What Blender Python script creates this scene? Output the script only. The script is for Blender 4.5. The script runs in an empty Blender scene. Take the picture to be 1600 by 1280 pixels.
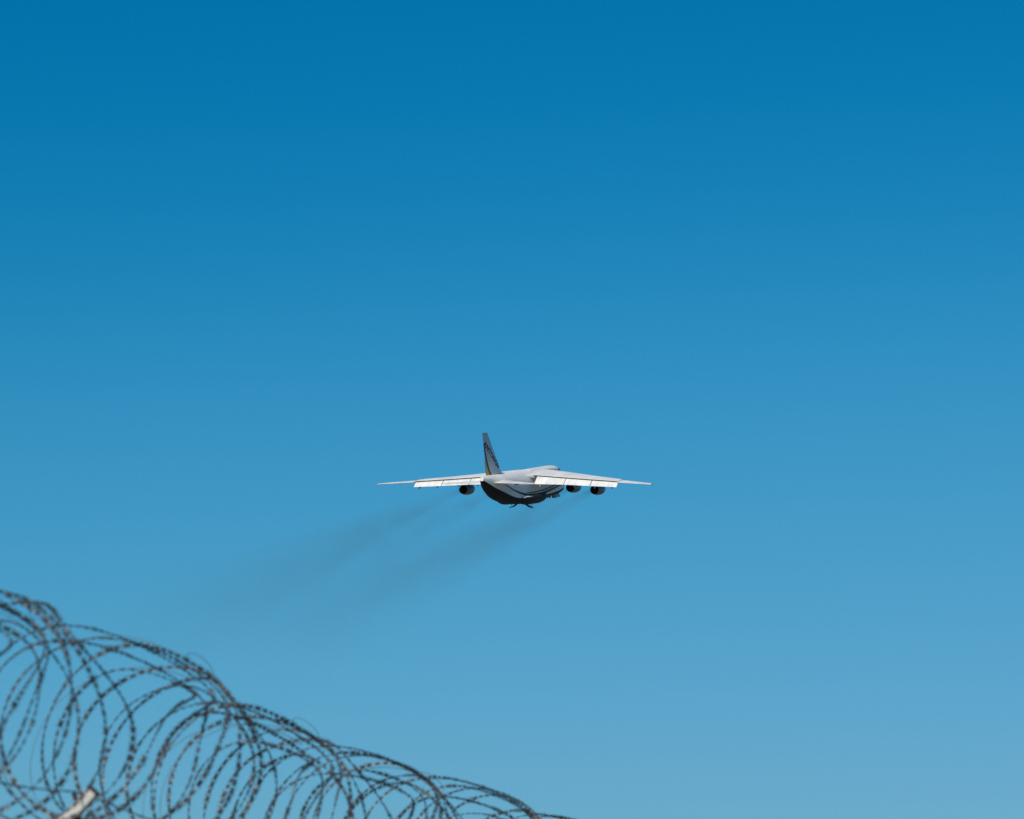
import bpy, math, random
from mathutils import Vector, Matrix

random.seed(7)
R = math.radians
scene = bpy.context.scene
COL = scene.collection

# ------------------------------------------------------------------ camera
CAM_POS = Vector((0, 0, 1.6))
PITCH = R(10.0)
FPX = 1600 * 135 / 36.0            # focal length in photograph pixels
cam_d = bpy.data.cameras.new('camera')
cam_d.lens = 135; cam_d.sensor_width = 36; cam_d.sensor_fit = 'HORIZONTAL'
cam_d.clip_start = 0.5; cam_d.clip_end = 60000
cam_d.dof.use_dof = True; cam_d.dof.focus_distance = 960; cam_d.dof.aperture_fstop = 7.0
cam = bpy.data.objects.new('camera', cam_d); COL.objects.link(cam)
cam.location = CAM_POS; cam.rotation_euler = (math.pi / 2 + PITCH, 0, 0)
scene.camera = cam

# ------------------------------------------------------------------ light
SUN_EL, SUN_AZ = R(32), R(199)      # azimuth clockwise from +Y (view direction)
sun_dir = Vector((math.sin(SUN_AZ) * math.cos(SUN_EL), math.cos(SUN_AZ) * math.cos(SUN_EL), math.sin(SUN_EL)))
world = bpy.data.worlds.new('World'); scene.world = world; world.use_nodes = True
nt = world.node_tree; nt.nodes.clear()
def wn(t, **k):
    n = nt.nodes.new(t)
    for a, b in k.items(): setattr(n, a, b)
    return n
sky = wn('ShaderNodeTexSky', sky_type='NISHITA', sun_disc=False, sun_elevation=SUN_EL, sun_rotation=SUN_AZ,
         altitude=100, air_density=1.0, dust_density=0.4, ozone_density=2.0)
def lin1(c):
    c /= 255.0
    return c / 12.92 if c <= .04045 else ((c + .055) / 1.055) ** 2.4
# camera colour response: maps the physical sky's channels to the photograph's deep, slightly teal rendering of blue
RESP = ([(0, 0), (60, 0.5), (129.5, 4), (141.7, 22), (159.1, 55), (179.6, 79), (208.2, 104), (255, 132)],
        [(0, 0), (90, 60), (162.7, 115.5), (175.8, 128), (193.7, 146), (212.8, 158.5), (233.8, 169), (255, 178)],
        [(0, 0), (120, 102), (200.3, 172), (211.5, 182), (224.2, 194), (233.8, 200), (255, 222)])
pre = wn('ShaderNodeVectorMath', operation='SCALE'); pre.inputs['Scale'].default_value = .1
rgb = wn('ShaderNodeRGBCurve')
for ch in range(3):
    cv = rgb.mapping.curves[ch]; P = [(lin1(a), lin1(b)) for a, b in RESP[ch]]
    cv.points[0].location = P[0]; cv.points[1].location = P[-1]
    for q in P[1:-1]: cv.points.new(*q)
rgb.mapping.extend = 'EXTRAPOLATED'; rgb.mapping.update()
post_ = wn('ShaderNodeVectorMath', operation='SCALE'); post_.inputs['Scale'].default_value = 10
nt.links.new(sky.outputs[0], pre.inputs[0]); nt.links.new(pre.outputs[0], rgb.inputs['Color']); nt.links.new(rgb.outputs[0], post_.inputs[0])
bg = wn('ShaderNodeBackground'); bg.inputs[1].default_value = 0.1
wo = wn('ShaderNodeOutputWorld')
nt.links.new(post_.outputs[0], bg.inputs[0]); nt.links.new(bg.outputs[0], wo.inputs[0])

sd = bpy.data.lights.new('sun', 'SUN'); sd.energy = 4.2; sd.angle = R(0.5); sd.color = (1.0, 0.94, 0.86)
so = bpy.data.objects.new('sun', sd); COL.objects.link(so)
so.rotation_euler = (-sun_dir).to_track_quat('-Z', 'Y').to_euler()

scene.view_settings.view_transform = 'Standard'; scene.view_settings.look = 'None'
scene.view_settings.exposure = 0.0; scene.view_settings.gamma = 1.0
scene.view_settings.use_curve_mapping = False
scene.cycles.volume_max_steps = 256
scene.render.dither_intensity = 2.0

# ------------------------------------------------------------------ helpers
cf = Vector((0, math.cos(PITCH), math.sin(PITCH))); cu = Vector((0, -math.sin(PITCH), math.cos(PITCH))); cr = Vector((1, 0, 0))
def ray(px, py):
    return (cr * ((px - 800) / FPX) + cu * ((640 - py) / FPX) + cf)
def at(px, py, depth):
    return CAM_POS + ray(px, py) * depth

def mat(name, color, rough=0.5, metal=0.0, noise=0.0, scale=5.0, bump=0.0, coat=0.0, stretch=(1, 1, 1), spec=.5):
    m = bpy.data.materials.new(name); m.use_nodes = True
    t = m.node_tree; b = t.nodes['Principled BSDF']
    b.inputs['Base Color'].default_value = (*color, 1); b.inputs['Roughness'].default_value = rough
    b.inputs['Metallic'].default_value = metal; b.inputs['Specular IOR Level'].default_value = spec; b.inputs['Coat Weight'].default_value = coat
    if noise or bump:
        tc = t.nodes.new('ShaderNodeTexCoord'); mp = t.nodes.new('ShaderNodeMapping'); mp.inputs['Scale'].default_value = stretch
        n = t.nodes.new('ShaderNodeTexNoise'); n.inputs['Scale'].default_value = scale; n.inputs['Detail'].default_value = 6
        t.links.new(tc.outputs['Object'], mp.inputs[0]); t.links.new(mp.outputs[0], n.inputs['Vector'])
        if noise:
            r = t.nodes.new('ShaderNodeValToRGB')
            lo = tuple(c * (1 - noise) for c in color); hi = tuple(min(1, c * (1 + noise * .5)) for c in color)
            r.color_ramp.elements[0].position = .3; r.color_ramp.elements[1].position = .7
            r.color_ramp.elements[0].color = (*lo, 1); r.color_ramp.elements[1].color = (*hi, 1)
            t.links.new(n.outputs[0], r.inputs[0]); t.links.new(r.outputs[0], b.inputs['Base Color'])
        if bump:
            bp = t.nodes.new('ShaderNodeBump'); bp.inputs['Strength'].default_value = bump
            t.links.new(n.outputs[0], bp.inputs['Height']); t.links.new(bp.outputs[0], b.inputs['Normal'])
    return m

M = dict(
    white=mat('white_paint', (.80, .785, .745), .42, noise=.12, scale=.35, stretch=(1, .35, 1)),
    wing=mat('wing_paint', (.80, .785, .745), .45, noise=.16, scale=.5, stretch=(1, .3, 1)),
    fin=mat('fin_paint', (.56, .59, .61), .45, noise=.14, scale=.5, stretch=(1, .5, .3)),
    flap=mat('flap_paint', (.74, .725, .69), .5, noise=.2, scale=.8, stretch=(1, .25, .25)),
    grey=mat('light_grey_paint', (.50, .51, .52), .4, noise=.15, scale=.4),
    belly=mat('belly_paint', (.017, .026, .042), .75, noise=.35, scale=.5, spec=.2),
    navy=mat('navy_paint', (.005, .018, .045), .6),
    blue=mat('blue_paint', (.015, .07, .16), .6),
    yellow=mat('yellow_paint', (.62, .38, .03), .4),
    green=mat('pale_green_paint', (.30, .40, .22), .4),
    nacelle=mat('nacelle_paint', (.15, .16, .175), .4, .3, noise=.3, scale=1.2),
    hot=mat('exhaust_metal', (.04, .037, .035), .5, .7),
    black=mat('soot_black', (.006, .006, .007), .8),
    tyre=mat('tyre_rubber', (.02, .02, .02), .8),
    steel=mat('gear_steel', (.2, .2, .2), .45, .6),
    tip=mat('faded_red_lamp', (.45, .16, .16), .3),
    red=mat('red_marking', (.55, .05, .03), .4),
    glass=mat('cockpit_glass', (.01, .015, .02), .08),
    wire=mat('weathered_galvanised_wire', (.13, .132, .13), .5, .5, noise=.45, scale=9),
    barb=mat('weathered_barb_tape', (.08, .086, .09), .5, .5, noise=.5, scale=14),
    post=mat('pale_post_paint', (.46, .45, .42), .65, noise=.16, scale=5, bump=.04),
    rust=mat('dark_rusty_steel', (.07, .055, .045), .8, .2, noise=.5, scale=30),
    ground=mat('dry_grass_ground', (.16, .15, .115), .95, noise=.5, scale=.4),
)

def link(name, me, parent=None):
    o = bpy.data.objects.new(name, me); COL.objects.link(o)
    if parent: o.parent = parent
    return o
def mesh(name, verts, faces, material, parent=None, smooth=None, idx=None):
    me = bpy.data.meshes.new(name); me.from_pydata([tuple(v) for v in verts], [], faces)
    ms = material if isinstance(material, (list, tuple)) else [material]
    for m in ms: me.materials.append(m)
    if idx: me.polygons.foreach_set('material_index', idx)
    import bmesh
    bm = bmesh.new(); bm.from_mesh(me); bmesh.ops.recalc_face_normals(bm, faces=bm.faces[:]); bm.to_mesh(me); bm.free()
    if smooth:
        me.polygons.foreach_set('use_smooth', [True] * len(me.polygons)); me.set_sharp_from_angle(angle=R(smooth))
    me.update()
    return link(name, me, parent)
def loft_data(secs, cap=True):
    n = len(secs[0]); V = [p for s in secs for p in s]; F = []
    for i in range(len(secs) - 1):
        for j in range(n):
            k = (j + 1) % n
            F.append((i * n + j, i * n + k, (i + 1) * n + k, (i + 1) * n + j))
    if cap:
        F.append(tuple(range(n))); F.append(tuple(range((len(secs) - 1) * n, len(secs) * n)))
    return V, F
def loft(name, secs, material, parent=None, smooth=40, cap=True):
    V, F = loft_data(secs, cap)
    return mesh(name, V, F, material, parent, smooth)
def empty(name, loc=(0, 0, 0), label=None, cat=None, group=None):
    o = bpy.data.objects.new(name, None); COL.objects.link(o); o.location = loc; o.empty_display_size = .1
    tag(o, label, cat, group); return o
def tag(o, label=None, cat=None, group=None, kind=None):
    if label: o['label'] = label
    if cat: o['category'] = cat
    if group: o['group'] = group
    if kind: o['kind'] = kind
def lerp_table(tab, f):
    """smooth (monotone-ish Catmull-Rom) interpolation of rows (f, a, b, ...)"""
    if f <= tab[0][0]: return tab[0][1:]
    if f >= tab[-1][0]: return tab[-1][1:]
    for i in range(len(tab) - 1):
        if tab[i][0] <= f <= tab[i + 1][0]: break
    p1, p2 = tab[i], tab[i + 1]; p0 = tab[max(i - 1, 0)]; p3 = tab[min(i + 2, len(tab) - 1)]
    h = p2[0] - p1[0]; t = (f - p1[0]) / h; out = []
    for c in range(1, len(p1)):
        m1 = (p2[c] - p0[c]) / (p2[0] - p0[0]) * h if i > 0 else (p2[c] - p1[c])
        m2 = (p3[c] - p1[c]) / (p3[0] - p1[0]) * h if i + 2 < len(tab) else (p2[c] - p1[c])
        t2, t3 = t * t, t * t * t
        out.append((2*t3 - 3*t2 + 1) * p1[c] + (t3 - 2*t2 + t) * m1 + (-2*t3 + 3*t2) * p2[c] + (t3 - t2) * m2)
    return tuple(out)

# ------------------------------------------------------------------ ground
g = mesh('ground', [(-30000, -3000, 0), (30000, -3000, 0), (30000, 45000, 0), (-30000, 45000, 0)], [(0, 1, 2, 3)], M['ground'])
tag(g, kind='structure')

# ------------------------------------------------------------------ aircraft
# local axes: x to starboard, y forward from the tail tip, z up (0 = middle of the hull)
v = ray(803, 752).normalized(); r = v.cross(Vector((0, 0, 1))).normalized(); u = r.cross(v)
YAW, EL = R(17.05), R(2.4)
ax = r * math.cos(YAW) - v * math.sin(YAW)
hy = r * math.sin(YAW) + v * math.cos(YAW)
ay = hy * math.cos(EL) + u * math.sin(EL)
az = ax.cross(ay)
plane = empty('cargo_airplane', label='white four-engine cargo airplane climbing away with flaps down and blue belly stripes', cat='airplane')
D0 = FPX / 6.14
ref = at(803 - 800 + 800, 763, D0)           # local point (0, 27, 0)
rot = Matrix((ax, ay, az)).transposed()
plane.matrix_world = Matrix.Translation(ref - rot @ Vector((0, 27, 0))) @ rot.to_4x4()

# rows: f, z top, z of max width, half width, chine z, chine half width, z bottom
HULL = [(0, 3.95, 3.5, .45, 3.15, .40, 2.95), (2, 4.15, 3.2, 1.1, 2.35, 1.02, 2.0), (5, 4.2, 2.7, 1.75, 1.25, 1.65, .7),
        (10, 4.25, 1.9, 2.6, -.1, 2.45, -1.1), (15, 4.25, 1.2, 3.15, -1.3, 2.95, -2.5), (20, 4.25, .7, 3.45, -2.1, 3.15, -3.4),
        (25, 4.25, .4, 3.6, -2.55, 3.25, -4.0), (32, 4.25, .2, 3.65, -2.7, 3.25, -4.15), (45, 4.2, .2, 3.65, -2.35, 3.42, -3.5),
        (55, 4.0, .2, 3.6, -1.95, 3.4, -3.25), (60, 3.5, .1, 3.4, -1.55, 3.15, -2.95), (63, 2.8, .0, 3.05, -1.35, 2.75, -2.6),
        (66, 1.7, -.1, 2.3, -1.6, 1.7, -2.05), (68, .8, -.2, 1.35, -1.0, 1.0, -1.35), (69, .1, -.3, .35, -.5, .3, -.7)]
NU, NS, NB = 14, 6, 6
def hull_half(f):
    zt, zm, w, zc, wc, zb = lerp_table(HULL, f)
    pts = []
    for i in range(NU + 1):
        a = math.pi / 2 * (1 - i / NU)
        ca, sa = math.cos(a), math.sin(a)
        pts.append((w * ca ** .9, zm + (zt - zm) * sa ** .95))
    for i in range(1, NS + 1):
        t = i / NS; pts.append((w + (wc - w) * t ** 2, zm + (zc - zm) * t))
    for i in range(1, NB + 1):
        a = math.pi / 2 * i / NB
        pts.append((wc * math.cos(a) ** .8 if i < NB else 0.0, zc + (zb - zc) * math.sin(a) ** .9))
    return pts
def hull_x(f, z):
    P = hull_half(f)
    for a, b in zip(P, P[1:]):
        if b[1] <= z <= a[1]:
            t = (a[1] - z) / max(1e-6, a[1] - b[1]); return a[0] + (b[0] - a[0]) * t
    return 0
FS = [i * .75 for i in range(93)]
secs = []
for f in FS:
    P = hull_half(f)
    full = P + [(-x, z) for x, z in P[-2:0:-1]]
    secs.append([Vector((x, f, z)) for x, z in full])
V, F = loft_data(secs)
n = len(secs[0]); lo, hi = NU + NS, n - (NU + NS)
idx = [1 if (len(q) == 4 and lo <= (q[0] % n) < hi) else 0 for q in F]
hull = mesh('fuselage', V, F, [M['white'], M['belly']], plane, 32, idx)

# raised upper deck with the cockpit
DECK = [(38, 1.0, 4.15, .15), (44, 1.7, 4.1, .35), (50, 2.0, 3.9, .62), (56, 2.1, 3.6, 1.0), (60, 2.05, 3.3, 1.25), (62.5, 1.9, 2.9, 1.4), (64.5, 1.5, 2.3, 1.3), (66, .7, 1.7, .9)]
secs = []
for i in range(45):
    f = 38 + 28 * i / 44; w, zc, h = lerp_table(DECK, f)
    secs.append([Vector((w * math.cos(a) if abs(math.cos(a)) > 1e-6 else 0, f, zc + (h if math.sin(a) > 0 else 1.2) * math.sin(a))) for a in [2 * math.pi * k / 28 for k in range(28)]])
deck = loft('upper_deck', secs, M['white'], plane)
def deck_patch(f0, f1, a0, a1):
    vs, fs = [], []
    for i in range(3):
        f = f0 + (f1 - f0) * i / 2; w, zc, h = lerp_table(DECK, f)
        for k in range(4):
            a = a0 + (a1 - a0) * k / 3
            vs.append(((w + .03) * math.cos(a), f, zc + (h + .03) * math.sin(a)))
    for i in range(2):
        for k in range(3): fs.append((i * 4 + k, i * 4 + k + 1, i * 4 + 5 + k, i * 4 + 4 + k))
    return vs, fs
for s in (0, 1):
    for f0, f1, a0, a1 in ((60.6, 61.5, .15, .6), (61.7, 62.6, .15, .65), (62.8, 63.7, .2, .8), (63.9, 64.6, .3, 1.3)):
        vs, fs = deck_patch(f0, f1, a0, a1)
        if s: vs = [(-x, y, z) for x, y, z in vs]
        mesh('cockpit_window', vs, fs, M['glass'], deck)

# wing root fairing over the hull
FAIR = [(23.5, 1.2, 3.3, .6), (27, 2.2, 2.9, 1.0), (31, 3.3, 2.6, 1.15), (36, 4.5, 2.3, 1.36), (46, 4.7, 2.3, 1.38), (51, 3.9, 2.3, 1.3), (55, 2.6, 2.4, 1.0), (58, 1.2, 2.6, .6)]
secs = []
for i in range(41):
    f = 23.5 + 34.5 * i / 40; w, zc, h = lerp_table(FAIR, f)
    sec = []
    for k in range(32):
        a = 2 * math.pi * k / 32; c, s_ = math.cos(a), math.sin(a)
        sec.append(Vector((w * math.copysign(abs(c) ** .85, c), f, zc + h * math.copysign(abs(s_) ** .85, s_))))
    secs.append(sec)
loft('wing_root_fairing', secs, M['white'], plane)

# landing gear fairings along the lower hull
SPON = [(21, .5, .45, -2.2), (23.5, 1.15, .95, -2.55), (27, 1.6, 1.33, -2.85), (33, 1.75, 1.42, -2.9), (40, 1.7, 1.38, -2.85), (44, 1.2, 1.0, -2.6), (46.5, .5, .5, -2.3)]
for s in (1, -1):
    secs = []
    for i in range(31):
        f = 21 + 25.5 * i / 30; rx, rz, zc = lerp_table(SPON, f)
        secs.append([Vector((s * 2.65 + rx * math.cos(a), f, zc + rz * math.sin(a))) for a in [2 * math.pi * k / 24 for k in range(24)]])
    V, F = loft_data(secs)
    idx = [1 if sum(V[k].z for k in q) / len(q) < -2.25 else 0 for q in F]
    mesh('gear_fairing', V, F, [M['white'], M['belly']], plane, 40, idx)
def side_x(f, z):
    x = hull_x(f, z)
    if 21 < f < 46.5:
        rx, rz, zc = lerp_table(SPON, f); q = 1 - ((z - zc) / rz) ** 2
        if q > 0: x = max(x, 2.65 + rx * math.sqrt(q))
    return x
def stripe(curve, material, name='livery_stripe'):
    """curve rows: f, z, width"""
    for s in (1, -1):
        vs, fs = [], []; N = 70
        for i in range(N + 1):
            f = curve[0][0] + (curve[-1][0] - curve[0][0]) * i / N
            z, w = lerp_table(curve, f)
            for k in range(4):
                zz = z - w / 2 + w * k / 3
                vs.append((s * (side_x(f, zz) + .035), f, zz))
        for i in range(N):
            for k in range(3): fs.append((i * 4 + k, i * 4 + k + 1, i * 4 + 5 + k, i * 4 + 4 + k))
        mesh(name, vs, fs, material, hull, 60)
stripe([(10, 1.75, .12), (12, 1.24, .25), (16.5, .0, .36), (22, -1.05, .5), (28, -1.7, .62), (35, -1.95, .68), (42, -1.75, .6), (50, -1.1, .55), (58, -.2, .45), (64, .4, .3)], M['navy'])
stripe([(26, -.95, .08), (30, -1.2, .28), (35, -1.2, .34), (42, -.95, .34), (50, -.35, .34), (58, .45, .3), (64, .9, .15)], M['blue'])
stripe([(42, -1.35, .1), (50, -.72, .28), (58, .13, .3), (64, .65, .2)], M['yellow'])
# registration marks on the rear hull side
for i in range(5):
    f = 16.9 + i * .72; vs = []
    for df, z in ((0, 1.15), (.5, 1.15), (.56, 1.75), (.06, 1.75)): vs.append((hull_x(f + df, z) + .03, f + df, z))
    mesh('registration_mark', vs, [(0, 1, 2, 3)], M['navy'], hull)

# ---- wings
WING = [(0, 52.2, 32.4, 3.2), (4.5, 49.2, 32.2, 3.15), (12.6, 43.9, 31.1, 2.62), (19.8, 39.1, 30.1, 2.15), (27, 34.4, 29.0, 1.75), (36.65, 28.1, 24.9, 1.32)]
def lin(tab, x):
    for a, b in zip(tab, tab[1:]):
        if a[0] <= x <= b[0]:
            t = (x - a[0]) / (b[0] - a[0]); return tuple(p + (q - p) * t for p, q in zip(a[1:], b[1:]))
    return tab[-1][1:]
UP = [(0, 0), (.01, .010), (.04, .019), (.1, .028), (.2, .035), (.35, .038), (.5, .035), (.65, .028), (.8, .018), (.92, .008), (1, .001)]
LOW = [(.92, -.012), (.75, -.022), (.5, -.034), (.3, -.037), (.15, -.031), (.05, -.018), (.01, -.008)]
def wing_section(s, yb):
    """upper skin reaches the flap line as a thin lip; the box below it stops short, leaving an open cove"""
    le, hg, z = lin(WING, yb); c = le - hg; inc = math.tan(R(.9)); P = []
    for t, h in UP: P.append(Vector((s * yb, le - c * t, z + c * (1 - t) * inc + h * c)))
    a = 1 - 1.3 / c
    P.append(Vector((s * yb, hg, z - .05)))
    P.append(Vector((s * yb, hg + 1.3, z - .04)))
    P.append(Vector((s * yb, hg + 1.35, z - .62 - .012 * c)))
    for t, h in LOW:
        t *= a; P.append(Vector((s * yb, le - c * t, z + c * (1 - t) * inc + h * c - .5 * t)))
    return P
WING_OUT = [(27.0, 34.32, 27.0, 1.46), (36.65, 28.1, 24.9, 1.02)]
def out_section(s, yb, sc=1.0):
    le, te, z = lin(WING_OUT, yb); c = le - te; inc = math.tan(R(1.2)); P = []
    for t, h in UP: P.append(Vector((s * yb, le - c * t, z + c * (1 - t) * inc + h * c * sc)))
    for t, h in LOW: P.append(Vector((s * yb, le - c * t, z + c * (1 - t) * inc + h * c * sc - .1 * (1 - t))))
    return P
CH = [(4.4, 3.7), (12.6, 2.85), (27.1, 2.25)]
SEG = [(4.75, 12.55), (12.72, 19.72), (19.9, 26.95)]
for s in (1, -1):
    wing = loft('wing', [wing_section(s, y) for y in (0, 4.5, 8, 12.6, 16, 19.8, 23, 27)], M['wing'], plane, 35)
    ow = [out_section(s, y) for y in (27.1, 30, 33, 35.6)]
    tip = out_section(s, 36.65, .4)
    mid = sum(tip, Vector()) / len(tip)
    ow.append([mid + (p - mid) * .75 for p in tip])
    loft('outer_panel', ow, M['wing'], wing, 35)
    # red tip light
    loft('tip_light', [[Vector((s * (36.45 + dx), 26.3 + rr * math.cos(a) * 2.2, 1.13 + rr * .4 * math.sin(a))) for a in [k * math.pi / 4 for k in range(8)]] for dx, rr in ((0, .34), (.3, .3), (.42, .1))], M['tip'], wing)
    # extended flaps
    for y0, y1 in SEG:
        secs = []
        for i in range(5):
            yb = y0 + (y1 - y0) * i / 4; le, hg, z = lin(WING, yb)
            ch = lin(CH, yb)[0]; d = R(28)
            org = Vector((s * yb, hg + .18, z - .36 - .03 * ch)); sec = []
            up = [(0, 0), (.03, .05), (.1, .085), (.25, .105), (.45, .095), (.7, .055), (1, .004)]
            lw = [(.7, -.02), (.4, -.045), (.15, -.055), (.04, -.035)]
            for t, h in up + lw:
                sec.append(org + Vector((0, -ch * (t * math.cos(d) - h * math.sin(d) * -1) if False else -ch * (t * math.cos(d) + -h * math.sin(d)) , -ch * t * math.sin(d) + ch * h * math.cos(d))))
            secs.append(sec)
        loft('flap', secs, M['flap'], wing, 35)
    # flap track fairings
    for yb in (6.2, 10.4, 15.5, 21.0, 25.6):
        le, hg, z = lin(WING, yb); ch = lin(CH, yb)[0]; secs = []
        for t, rr in ((0, .05), (.12, .22), (.35, .3), (.65, .3), (.88, .2), (1, .06)):
            y = hg + 3.0 - t * (3.0 + ch * .83); drop = max(0, t - .45) * ch * .92
            secs.append([Vector((s * yb + rr * .8 * math.cos(a), y, z - .85 - drop + rr * 1.2 * math.sin(a))) for a in [k * math.pi / 5 for k in range(10)]])
        loft('flap_track_fairing', secs, M['nacelle'] if yb > 8 else M['flap'], wing)
    # red markings on the flap ends
    le, hg, z = lin(WING, 4.6)
    loft('end_plate', [[Vector((s * (4.6 + dx), hg - a, z - b)) for a, b in ((2.0, 1.35), (3.0, 1.8), (2.9, 2.1), (1.9, 1.7))] for dx in (0, .1)], M['red'], wing)

# ---- engines
def ring(cx, y, cz, rad, n=28): return [Vector((cx + rad * math.cos(2 * math.pi * k / n), y, cz + rad * math.sin(2 * math.pi * k / n))) for k in range(n)]
for s in (1, -1):
    for yb, fe, zc in ((9.6, 45.2, -.62), (17.65, 39.7, -.95)):
        prof = [(5.6, 1.18), (5.75, 1.30), (5.6, 1.40), (5.0, 1.47), (3.6, 1.5), (2.0, 1.44), (.8, 1.28), (.0, 1.13), (0.0, 1.07), (.5, 1.08), (1.2, 1.05)]
        eng = loft('engine', [ring(s * yb, fe + f, zc, q) for f, q in prof], M['nacelle'], plane, 40, cap=False)
        loft('exhaust_duct', [ring(s * yb, fe + f, zc, q) for f, q in ((1.25, 1.06), (1.25, .3), (1.2, .3))], M['black'], eng, 40)
        loft('core_nozzle', [ring(s * yb, fe + f, zc, q, 20) for f, q in ((1.2, .72), (.4, .68), (-.5, .5), (-.55, .44), (.3, .42))], M['hot'], eng, 40, cap=False)
        loft('exhaust_cone', [ring(s * yb, fe + f, zc, q, 16) for f, q in ((.4, .4), (-.2, .3), (-.9, .05))], M['black'], eng, 40)
        loft('fan_disc', [ring(s * yb, fe + f, zc, q, 24) for f, q in ((4.9, 1.2), (4.95, .3), (5.4, .03))], M['hot'], eng, 40)
        le, hg, z = lin(WING, yb); secs = []
        for y, z0, z1, w in ((le - 6.2, z + .2, z - .35, .06), (le - 4, z + .25, zc + 1.2, .22), (fe + 1.5, z + .3, zc + 1.2, .3), (fe + 4.2, zc + 1.95, zc + 1.3, .26), (fe + 5.0, zc + 1.5, zc + 1.35, .1)):
            secs.append([Vector((s * yb + w, y, z0)), Vector((s * yb + w * 1.1, y, z1)), Vector((s * yb - w * 1.1, y, z1)), Vector((s * yb - w, y, z0))])
        loft('pylon', secs, M['nacelle'], eng, 30)

# ---- fin
FIN = [(3.6, 3.7, 16.6), (14.65, .9, 4.9)]          # z, trailing edge f, leading edge f
def fin_edges(z):
    t = (z - 3.6) / 11.05; return 3.7 + (.9 - 3.7) * t, 16.6 + (4.9 - 16.6) * t
def fin_x(f, z):
    te, le = fin_edges(z); c = le - te; q = min(1, max(0, (le - f) / c))
    return c * .11 / .2 * max(0, .2969 * math.sqrt(q) - .126 * q - .3516 * q * q + .2843 * q ** 3 - .1036 * q ** 4)
secs = []
for i in range(13):
    z = 3.6 + 11.05 * i / 12; te, le = fin_edges(z); c = le - te
    qs = [0, .015, .05, .12, .25, .4, .6, .8, 1]
    a = [Vector((fin_x(le - q * c, z), le - q * c, z)) for q in qs]; b = [Vector((-fin_x(le - q * c, z), le - q * c, z)) for q in qs[-2:0:-1]]
    secs.append(a + b)
fin = loft('tail_fin', secs, M['fin'], plane, 40)
te, le = fin_edges(14.65)
loft('fin_cap', [[Vector((k * .2, le - .25, 14.66 + h)), Vector((k * .3, (te + le) / 2, 14.66 + h)), Vector((k * .1, te + .05, 14.66 + h)), Vector((-k * .1, te + .05, 14.66 + h)), Vector((-k * .3, (te + le) / 2, 14.66 + h)), Vector((-k * .2, le - .25, 14.66 + h))] for h, k in ((0, .9), (.1, .8), (.16, .4))], M['nacelle'], fin)
# dorsal fillet
loft('dorsal_fillet', [[Vector((.45 * k, f, 4.0)), Vector((0, f, zt)), Vector((-.45 * k, f, 4.0))] for f, zt, k in ((21.5, 4.2, .2), (18.5, 4.42, .7), (16, 4.85, 1), (13, 5.2, .6))], M['white'], fin, 30)
# curved navy band and yellow patch on both faces of the fin
BAND = [(3.7, 6.9, 1.1), (5.5, 5.15, .95), (7.5, 3.85, .8), (9.5, 2.95, .65), (11, 2.3, .5), (12.4, 1.75, .2)]   # z, f centre, width
for s in (1, -1):
    for nm, mt in (('fin_band', M['navy']), ('fin_patch', M['yellow'])):
        vs, fs = [], []; N = 24; z1 = 12.4 if nm == 'fin_band' else 7.7
        for i in range(N + 1):
            z = 4.0 + (z1 - 4.0) * i / N; f, w = lerp_table(BAND, z); te, le = fin_edges(z)
            f0, f1 = (max(te, f - w / 2), max(te + .02, f + w / 2)) if nm == 'fin_band' else (te - .02, max(te + .01, f - w / 2))
            for k in range(5):
                ff = f0 + (f1 - f0) * k / 4; vs.append((s * (fin_x(ff, z) + .03), ff, z))
        for i in range(N):
            for k in range(4): fs.append((i * 5 + k, i * 5 + k + 1, i * 5 + 6 + k, i * 5 + 5 + k))
        mesh(nm, vs, fs, mt, fin)
# lettering
tx = bpy.data.curves.new('lettering', 'FONT'); tx.body = 'ANTONOV'; tx.size = 2.1; tx.space_character = 1.12; tx.shear = .25; tx.offset = .05
to = bpy.data.objects.new('lettering', tx); COL.objects.link(to)
bpy.context.view_layer.update()
tm = bpy.data.meshes.new_from_object(to.evaluated_get(bpy.context.evaluated_depsgraph_get()))
bpy.data.objects.remove(to); xs = [p.co.x for p in tm.vertices]; W = max(xs) - min(xs); k = 12.6 / W
ph = R(33); f0, z0 = 1.55, 11.9
import bmesh
bm = bmesh.new(); bm.from_mesh(tm); bmesh.ops.triangulate(bm, faces=bm.faces[:])
bmesh.ops.subdivide_edges(bm, edges=[e for e in bm.edges if e.calc_length() > .4], cuts=2)
for p in bm.verts:
    a, b = (p.co.x - min(xs)) * k, p.co.y
    ff = f0 + a * math.cos(ph) + b * math.sin(ph); zz = z0 - a * math.sin(ph) + b * math.cos(ph)
    p.co = (fin_x(ff, zz) + .05, ff, zz)
bm.to_mesh(tm); bm.free(); tm.name = 'lettering'; tm.materials.clear(); tm.materials.append(M['navy'])
lt = link('lettering', tm, fin); lt['label'] = 'dark blue ANTONOV lettering running down the fin'

# ---- tailplane
for s in (1, -1):
    secs = []
    for yb, le, te, z in ((.5, 13.6, 4.9, 2.3), (4, 11.2, 4.6, 2.22), (8, 8.6, 4.1, 2.12), (11.6, 6.4, 3.7, 2.05), (12.1, 5.6, 3.8, 2.04)):
        c = le - te; k = .45 if yb > 12 else 1
        P = [Vector((s * yb, le - c * t, z + h * c * 1.1 * k + (1 - t) * c * .035)) for t, h in UP] + [Vector((s * yb, le - c * t, z + h * c * .9 * k + (1 - t) * c * .035)) for t, h in LOW]
        secs.append(P)
    loft('tailplane', secs, M['flap'], plane, 35)

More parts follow.
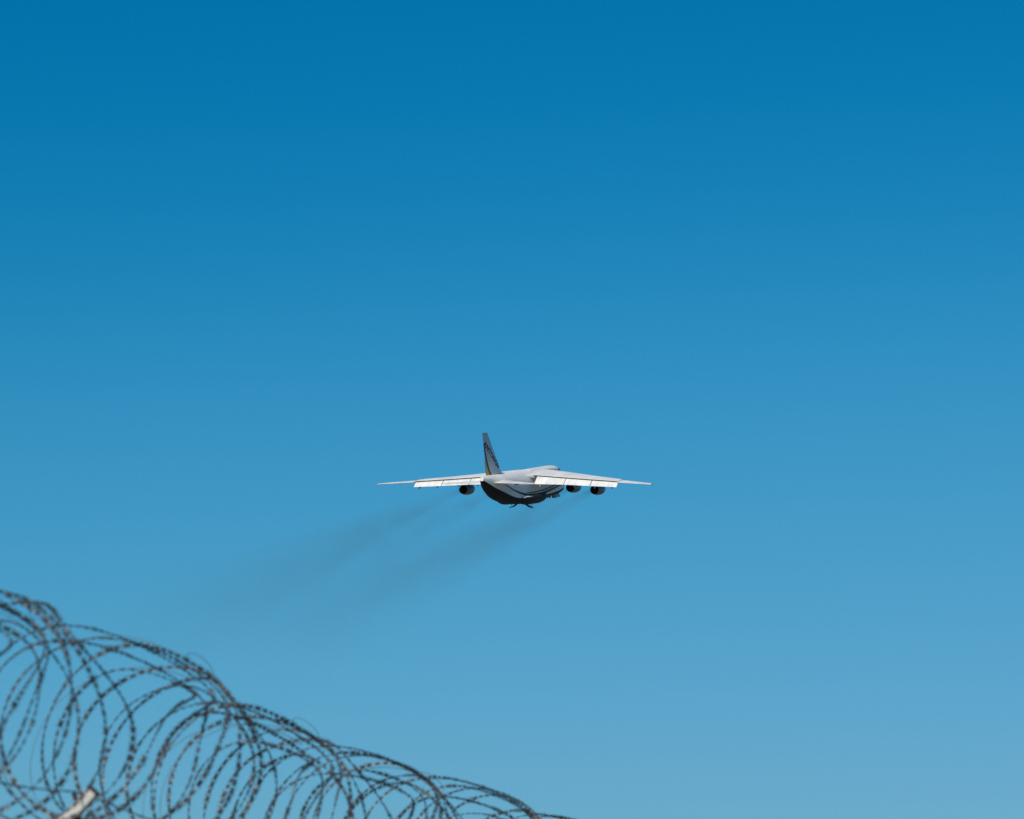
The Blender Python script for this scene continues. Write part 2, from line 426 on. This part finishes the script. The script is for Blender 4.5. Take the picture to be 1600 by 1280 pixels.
# ---- landing gear: curved open main doors, half folded nose gear
for s in (1, -1):
    arc = [(1.0, -3.9), (1.25, -4.2), (1.6, -4.5), (2.05, -4.8), (2.5, -4.98), (3.1, -5.1)]
    secs = []
    for y in (32.5, 33.3, 34.1):
        outer = [Vector((s * a, y, b)) for a, b in arc]; inner = [Vector((s * (a - .06), y, b - .2)) for a, b in arc[::-1]]
        secs.append(outer + inner)
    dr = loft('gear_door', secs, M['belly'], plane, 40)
    loft('door_strut', [[Vector((s * xx + .07 * math.cos(a), 33.4 + .07 * math.sin(a), z_)) for a in [k * math.pi / 3 for k in range(6)]] for xx, z_ in ((2.9, -3.9), (2.55, -4.9))], M['steel'], dr)
for s in (1, -1):
    leg = loft('nose_gear', [[Vector((s * .75 + .13 * math.cos(a), 58.2 + dy, zz + .13 * math.sin(a))) for a in [k * math.pi / 5 for k in range(10)]] for dy, zz in ((0, -2.8), (1.2, -3.3), (2.2, -3.65))], M['steel'], plane)
    for dx0 in (-.32, .32):
        prof = [(-.16, .25), (-.18, .42), (-.09, .5), (.09, .5), (.18, .42), (.16, .25)]
        loft('wheel', [[Vector((s * .75 + dx0 + dx, 60.4 + q * math.cos(a), -3.55 + q * math.sin(a))) for a in [2 * math.pi * k / 20 for k in range(20)]] for dx, q in prof], M['tyre'], leg)
    loft('nose_gear_door', [[Vector((s * 1.75, y, -2.8)), Vector((s * 2.0, y, -3.75)), Vector((s * 2.08, y, -3.75)), Vector((s * 1.83, y, -2.8))] for y in (57.5, 61.5)], M['grey'], plane)

# ------------------------------------------------------------------ razor wire fence
AZF = math.atan(1118 * math.cos(PITCH) / FPX)
fu = Vector((math.sin(AZF), math.cos(AZF), 0)); fn = Vector((math.cos(AZF), -math.sin(AZF), 0)); zz = Vector((0, 0, 1))
C0 = at(210, 1144, 17.7)                       # a point on the coil axis
def axis(s): return C0 + fu * s

def tube(path, rad, sides=5):
    vs, fs = [], []; n = len(path); up = Vector((.3, .2, .9)).normalized(); a = None
    for i, p in enumerate(path):
        t = (path[min(i + 1, n - 1)] - path[max(i - 1, 0)]).normalized()
        a = (a - t * a.dot(t)) if a else (up - t * up.dot(t))
        a.normalize(); b = t.cross(a)
        for k in range(sides):
            q = 2 * math.pi * k / sides; vs.append(p + (a * math.cos(q) + b * math.sin(q)) * rad)
    for i in range(n - 1):
        for k in range(sides):
            j = (k + 1) % sides; fs.append((i * sides + k, i * sides + j, (i + 1) * sides + j, (i + 1) * sides + k))
    fs.append(tuple(range(sides))); fs.append(tuple(range((n - 1) * sides, n * sides)))
    return vs, fs
def barbs(path, step, ln, wd, rng):
    """double-pointed blades riding on the wire: flat lens with four splayed spikes"""
    vs, fs = [], []; acc = 0; ph = rng.random() * 6
    for i in range(1, len(path)):
        d = path[i] - path[i - 1]; L = d.length
        while acc < L:
            p = path[i - 1] + d * (acc / L); t = d.normalized(); a = t.cross(Vector((.2, .5, .8))).normalized(); b = t.cross(a)
            ph += rng.uniform(-.5, .5); q = a * math.cos(ph) + b * math.sin(ph); w = t.cross(q); k = len(vs); s = rng.uniform(.78, 1.2)
            l, h, th = ln * s, wd * s, .006
            vs += [p + t * l * .8, p - t * l * .8, p + q * h * .7, p - q * h * .7, p + w * th, p - w * th]
            for c in (4, 5): fs += [(k, k + 2, k + c), (k + 2, k + 1, k + c), (k + 1, k + 3, k + c), (k + 3, k, k + c)]
            for e1 in (1, -1):
                for e2 in (1, -1):
                    m = len(vs); base = p + t * e1 * l * .35
                    vs += [base + q * e2 * h * .2, base + t * e1 * l * .35 , base + w * .002 + q * e2 * h * .3, base + t * e1 * l * .65 + q * e2 * h]
                    fs += [(m, m + 1, m + 3), (m + 1, m + 2, m + 3), (m + 2, m, m + 3)]
            acc += step * rng.uniform(.84, 1.16)
        acc -= L
    return vs, fs

COIL_SAG = [(-4.47, -0.065), (-2.43, -0.086), (-0.91, -0.005), (0.33, -0.062), (1.49, -0.07), (2.65, -0.172), (5.19, -0.152), (8.63, -0.099), (12.41, -0.06)]   # the coil does not hang level
def coil_path(knots, per, rad, drop, seed, hand=1, amp=.07, th0=R(50), sig=R(34), pull=.88):
    """continuous concertina: the turns spread out between the ties and gather where they are tied together near the top"""
    rng = random.Random(seed); centres = []
    for q, (a, b) in enumerate(zip(knots, knots[1:])):
        for i in range(per):
            t = (i + .5) / per
            centres.append((a + (b - a) * t, -drop * math.sin(math.pi * t) + rng.uniform(-.018, .018), rad * rng.uniform(.92, 1.07), rng.uniform(-.03, .03), rng.uniform(-.25, .25), rng.uniform(-.3, .2)))
    ties = []                                  # the tie each turn is gathered to: mostly the next one along
    for cen in centres + [centres[-1]] * 2:
        q = max([i for i in range(len(knots)) if knots[i] <= cen[0] + .01] or [0]); q2 = min(q + 1, len(knots) - 1)
        ties.append(knots[q] if (cen[0] - knots[q]) < .48 * (knots[q2] - knots[q]) else knots[q2])
    N = 72; pts = []
    for c in range(len(centres) - 1):
        A, B = centres[c], centres[c + 1]
        for k in range(N):
            t = k / N; s, dz, rr, dn, ta, tb = [p + (q - p) * t for p, q in zip(A, B)]
            th = 2 * math.pi * (c + t) * hand; sn, cs = math.cos(th), math.sin(th)
            d = (th - th0 + math.pi) % (2 * math.pi) - math.pi
            near = ties[int(math.floor((2 * math.pi * (c + t) - hand * th0 + math.pi) / (2 * math.pi)))]
            g_ = pull * (1 if s < near else .9) * math.exp(-(d / sig) ** 2)
            sa = s + amp * math.sin(1.5 * th) + rr * (ta * sn + tb * cs)
            sa = near + (sa - near) * (1 - g_)
            pts.append(axis(sa) + zz * lerp_table(COIL_SAG, sa)[0] + fn * (rr * cs + dn * (1 - g_)) + zz * (rr * sn * (1 - .04 * g_) + dz * (1 - .6 * g_)))
    for _ in range(3):
        pts = [pts[0]] + [(a + b * 2 + c) / 4 for a, b, c in zip(pts, pts[1:], pts[2:])] + [pts[-1]]
    return pts
KN = [-4.47, -2.43, 0.33, 2.65, 5.19, 8.63, 12.41]
COILS = [
    (coil_path(KN, 5, .455, .03, 21, 1), 'large razor wire coil forming the outer loops along the fence top', .0),
    (coil_path(KN, 3, .41, .05, 29, -1, .09, R(40), R(30), .78), 'narrower razor wire coil running inside the larger coil', .05),
]
for path, label, low in COILS:
    path = [p - zz * low for p in path]
    base = path[0].copy()
    c = empty('razor_wire_coil', base, label, 'razor wire', 'razor wire coils on the fence top')
    loc = [p - base for p in path]
    vs, fs = tube(loc, .0019); mesh('core_wire', vs, fs, M['wire'], c, 60)
    rng = random.Random(5); vs, fs = barbs(loc, .044, .0195, .0185, rng)
    b = mesh('barbs', vs, fs, M['barb'], c); tag(b, kind='stuff')
    # thin plain tie wires: a springy tail over each gathered knot and slack turns in between
    rng = random.Random(17 + len(label))
    for q in (KN[1:5] if low == 0 else KN[1:4]):
        dzs = lerp_table(COIL_SAG, q)[0]; w = rng.uniform(.06, .13); h = rng.uniform(.03, .07); s0 = q + rng.uniform(-.2, .05); a0 = R(rng.uniform(25, 48))
        p0 = axis(s0) + fn * .45 * math.sin(a0) + zz * (.45 * math.cos(a0) + dzs - low)
        arc = [p0 + fn * (w * math.cos(k)) + fu * (.2 * k / 3) + zz * (h * math.sin(k) - .6 * w * math.cos(k)) - base for k in [math.pi * (1.25 - 1.4 * i / 20) for i in range(21)]]
        vs, fs = tube(arc, .0018, 4); mesh('tie_wire', vs, fs, M['wire'], c, 60)
        rr = rng.uniform(.40, .47); k0, k1 = rng.uniform(-2.6, -1.9), rng.uniform(.3, 1.2); s1 = q + rng.uniform(-1.4, -.4); adv = rng.uniform(.3, .9)
        arc = []
        for i in range(41):
            t = i / 40; k = k0 + (k1 - k0) * t; sa = s1 + adv * t
            arc.append(axis(sa) + fn * rr * math.sin(k) + zz * (rr * math.cos(k) + lerp_table(COIL_SAG, sa)[0] - low - .02) - base)
        vs, fs = tube(arc, .0018, 4); mesh('tie_wire', vs, fs, M['wire'], c, 60)

# post with Y arms
tipc = at(145, 1237, 16.2)
def beam(name, p0, p1, w, d, side, material, parent):
    t = (p1 - p0).normalized(); a = (side - t * side.dot(t)).normalized(); b = t.cross(a)
    secs = [[p + a * x * w / 2 + b * y * d / 2 for x, y in ((-.86, -1), (.86, -1), (1, -.86), (1, .86), (.86, 1), (-.86, 1), (-1, .86), (-1, -.86))] for p in (p0, p1)]
    return loft(name, secs, material, parent, 20)
def ring_at(c, n_, rad, k):
    a = n_.cross(Vector((0, 0, 1))).normalized(); b = n_.cross(a)
    return [c + (a * math.cos(2 * math.pi * i / k) + b * math.sin(2 * math.pi * i / k)) * rad for i in range(k)]
post_dn = .46
ptop = tipc - fn * post_dn - zz * .50
SP = 2.9
for i in range(1):
    o = fu * SP * i; root = ptop + o; base = Vector((root.x, root.y, 0))
    t = empty('fence_post', base, 'pale painted post arm poking up under the razor wire', 'fence post')
    L = lambda p: p - base
    beam('post', Vector((0, 0, -.3)), L(root), .06, .06, fn, M['post'], t)
    for s in (1, -1):
        tip = root + fn * s * post_dn + zz * .50
        a = beam('arm', L(root) + zz * .0, L(tip), .052, .052, fu, M['post'], t)
        d = (tip - root).normalized()
        beam('end_cap', L(tip + d * .001), L(tip + d * .012), .058, .058, fu, M['rust'], a)
        for q in (.6,):                     # bolts through the arm
            p = root + (tip - root) * q + fu * -.027
            loft('bolt', [ring_at(L(p) + fu * dy, fu, rr_, 6) for dy, rr_ in ((.002, .011), (-.008, .011), (-.009, .006), (-.018, .006))], M['rust'], a)
        for q in (.9,):
            p = root + (tip - root) * q
            beam('wire_bracket', L(p + zz * .018 - fn * s * .02 - fu * .03), L(p + zz * .045 - fn * s * .045 + fu * .03), .02, .012, fn, M['rust'], a)
# line wires strung from arm to arm
def strand(off_n, off_z, label, seed):
    rng = random.Random(seed); p0 = tipc + fn * off_n + zz * off_z; path = []
    for i in range(221):
        s = -4.5 + 20 * i / 220; u_ = ((s / SP) % 1.0)
        path.append(p0 + fu * s - zz * (.05 * 4 * u_ * (1 - u_)) + fn * .004 * math.sin(s * 3))
    base = path[0].copy(); loc = [p - base for p in path]
    c = empty('barbed_wire_strand', base, label, 'wire', 'straight wires strung between the post arms')
    vs, fs = tube(loc, .0032); mesh('core_wire', vs, fs, M['wire'], c, 60)
    vs, fs = barbs(loc, .15, .014, .011, rng); b = mesh('barbs', vs, fs, M['barb'], c); tag(b, kind='stuff')
strand(-.045, .0, 'barbed line wire meeting the tip of the pale post arm', 1)
strand(-.20, -.17, 'lower barbed line wire crossing the bottom left corner', 2)

# ------------------------------------------------------------------ exhaust smoke
def smoke_mat(name, L, r0, r1, tau, seed, fade0):
    m = bpy.data.materials.new(name); m.use_nodes = True; t = m.node_tree; t.nodes.clear()
    N = lambda ty, **k: (lambda n: ([setattr(n, a, b) for a, b in k.items()], n)[1])(t.nodes.new(ty))
    def math_(op, a, b=None, clamp=False):
        n = N('ShaderNodeMath', operation=op, use_clamp=clamp)
        for i, q in enumerate((a, b)):
            if q is None: continue
            if isinstance(q, (int, float)): n.inputs[i].default_value = q
            else: t.links.new(q, n.inputs[i])
        return n.outputs[0]
    tc = N('ShaderNodeTexCoord'); sx = N('ShaderNodeSeparateXYZ'); t.links.new(tc.outputs['Object'], sx.inputs[0])
    mp = N('ShaderNodeMapping'); mp.inputs['Location'].default_value = (seed * 13.7, seed * 5.1, seed * 31.0); mp.inputs['Scale'].default_value = (.16, .16, .035)
    t.links.new(tc.outputs['Object'], mp.inputs[0])
    n1 = N('ShaderNodeTexNoise'); n1.inputs['Scale'].default_value = 1.0; n1.inputs['Detail'].default_value = 5; n1.inputs['Distortion'].default_value = .6; n1.inputs['Roughness'].default_value = .6
    t.links.new(mp.outputs[0], n1.inputs['Vector'])
    z = math_('DIVIDE', sx.outputs[2], L)
    rr = math_('ADD', math_('MULTIPLY', z, r1 - r0), r0)
    rad = math_('SQRT', math_('ADD', math_('MULTIPLY', sx.outputs[0], sx.outputs[0]), math_('MULTIPLY', sx.outputs[1], sx.outputs[1])))
    q = math_('DIVIDE', rad, rr)
    fall = math_('SUBTRACT', 1.0, math_('MULTIPLY', q, q), True)
    fall = math_('MULTIPLY', fall, fall)
    nz = math_('MULTIPLY', math_('SUBTRACT', n1.outputs[0], .28, True), 3.8)
    end = math_('MULTIPLY', math_('SUBTRACT', 1.0, z, True), 1.0)
    end = math_('POWER', end, .6)
    start = math_('MAXIMUM', math_('SUBTRACT', 1.0 + fade0, math_('MULTIPLY', z, 8.0)), 1.0)
    d = math_('MULTIPLY', math_('MULTIPLY', fall, nz), math_('MULTIPLY', end, start))
    d = math_('DIVIDE', math_('MULTIPLY', d, tau * .30), rr)
    pv = N('ShaderNodeVolumePrincipled'); pv.inputs['Color'].default_value = (.30, .30, .22, 1); pv.inputs['Anisotropy'].default_value = .2
    t.links.new(d, pv.inputs['Density']); out = N('ShaderNodeOutputMaterial'); t.links.new(pv.outputs[0], out.inputs['Volume'])
    return m
def depth_for(px0, D, px):
    """depth of a point that lies back along the flight path when it is seen at px"""
    dx = px0 - px; k = math.sin(YAW); c = math.cos(YAW); Lb = dx * D / (k * FPX + dx * c); return D - c * Lb
TR = [((721, 765), (185, 1005), 1.1, 15.0, .25, 1, .8, 'faint brown smoke trail from the outer engine left of the tail'),
      ((783, 764), (270, 1015), 1.1, 15.0, .19, 2, .8, 'faint smoke trail emerging below the tail, merging with its left neighbour'),
      ((929, 766), (390, 1030), 1.1, 15.0, .25, 3, .9, 'faint brown smoke trail from the outermost right engine'),
      ((890, 763), (440, 990), 1.1, 11.0, .15, 4, .6, 'fainter smoke trail from the inner right engine beside the fuselage')]
for (a, b, r0, r1, tau, seed, fd, label) in TR:
    D1 = D0 + (10 if seed in (1, 3) else 16) + (-2 if seed > 2 else 2)
    A = at(*a, D1); B = at(*b, depth_for(a[0], D1, b[0])); d = B - A; L = d.length
    secs = [[Vector((1.02 * (r0 + (r1 - r0) * t) * math.cos(q), 1.02 * (r0 + (r1 - r0) * t) * math.sin(q), t * L)) for q in [2 * math.pi * k / 20 for k in range(20)]] for t in [i / 12 for i in range(13)]]
    o = loft('exhaust_smoke', secs, smoke_mat('exhaust_smoke', L, r0, r1, tau, seed, fd))
    o.matrix_world = Matrix.Translation(A) @ d.to_track_quat('Z', 'Y').to_matrix().to_4x4()
    tag(o, label, 'smoke', 'smoke trails behind the airplane', 'stuff')
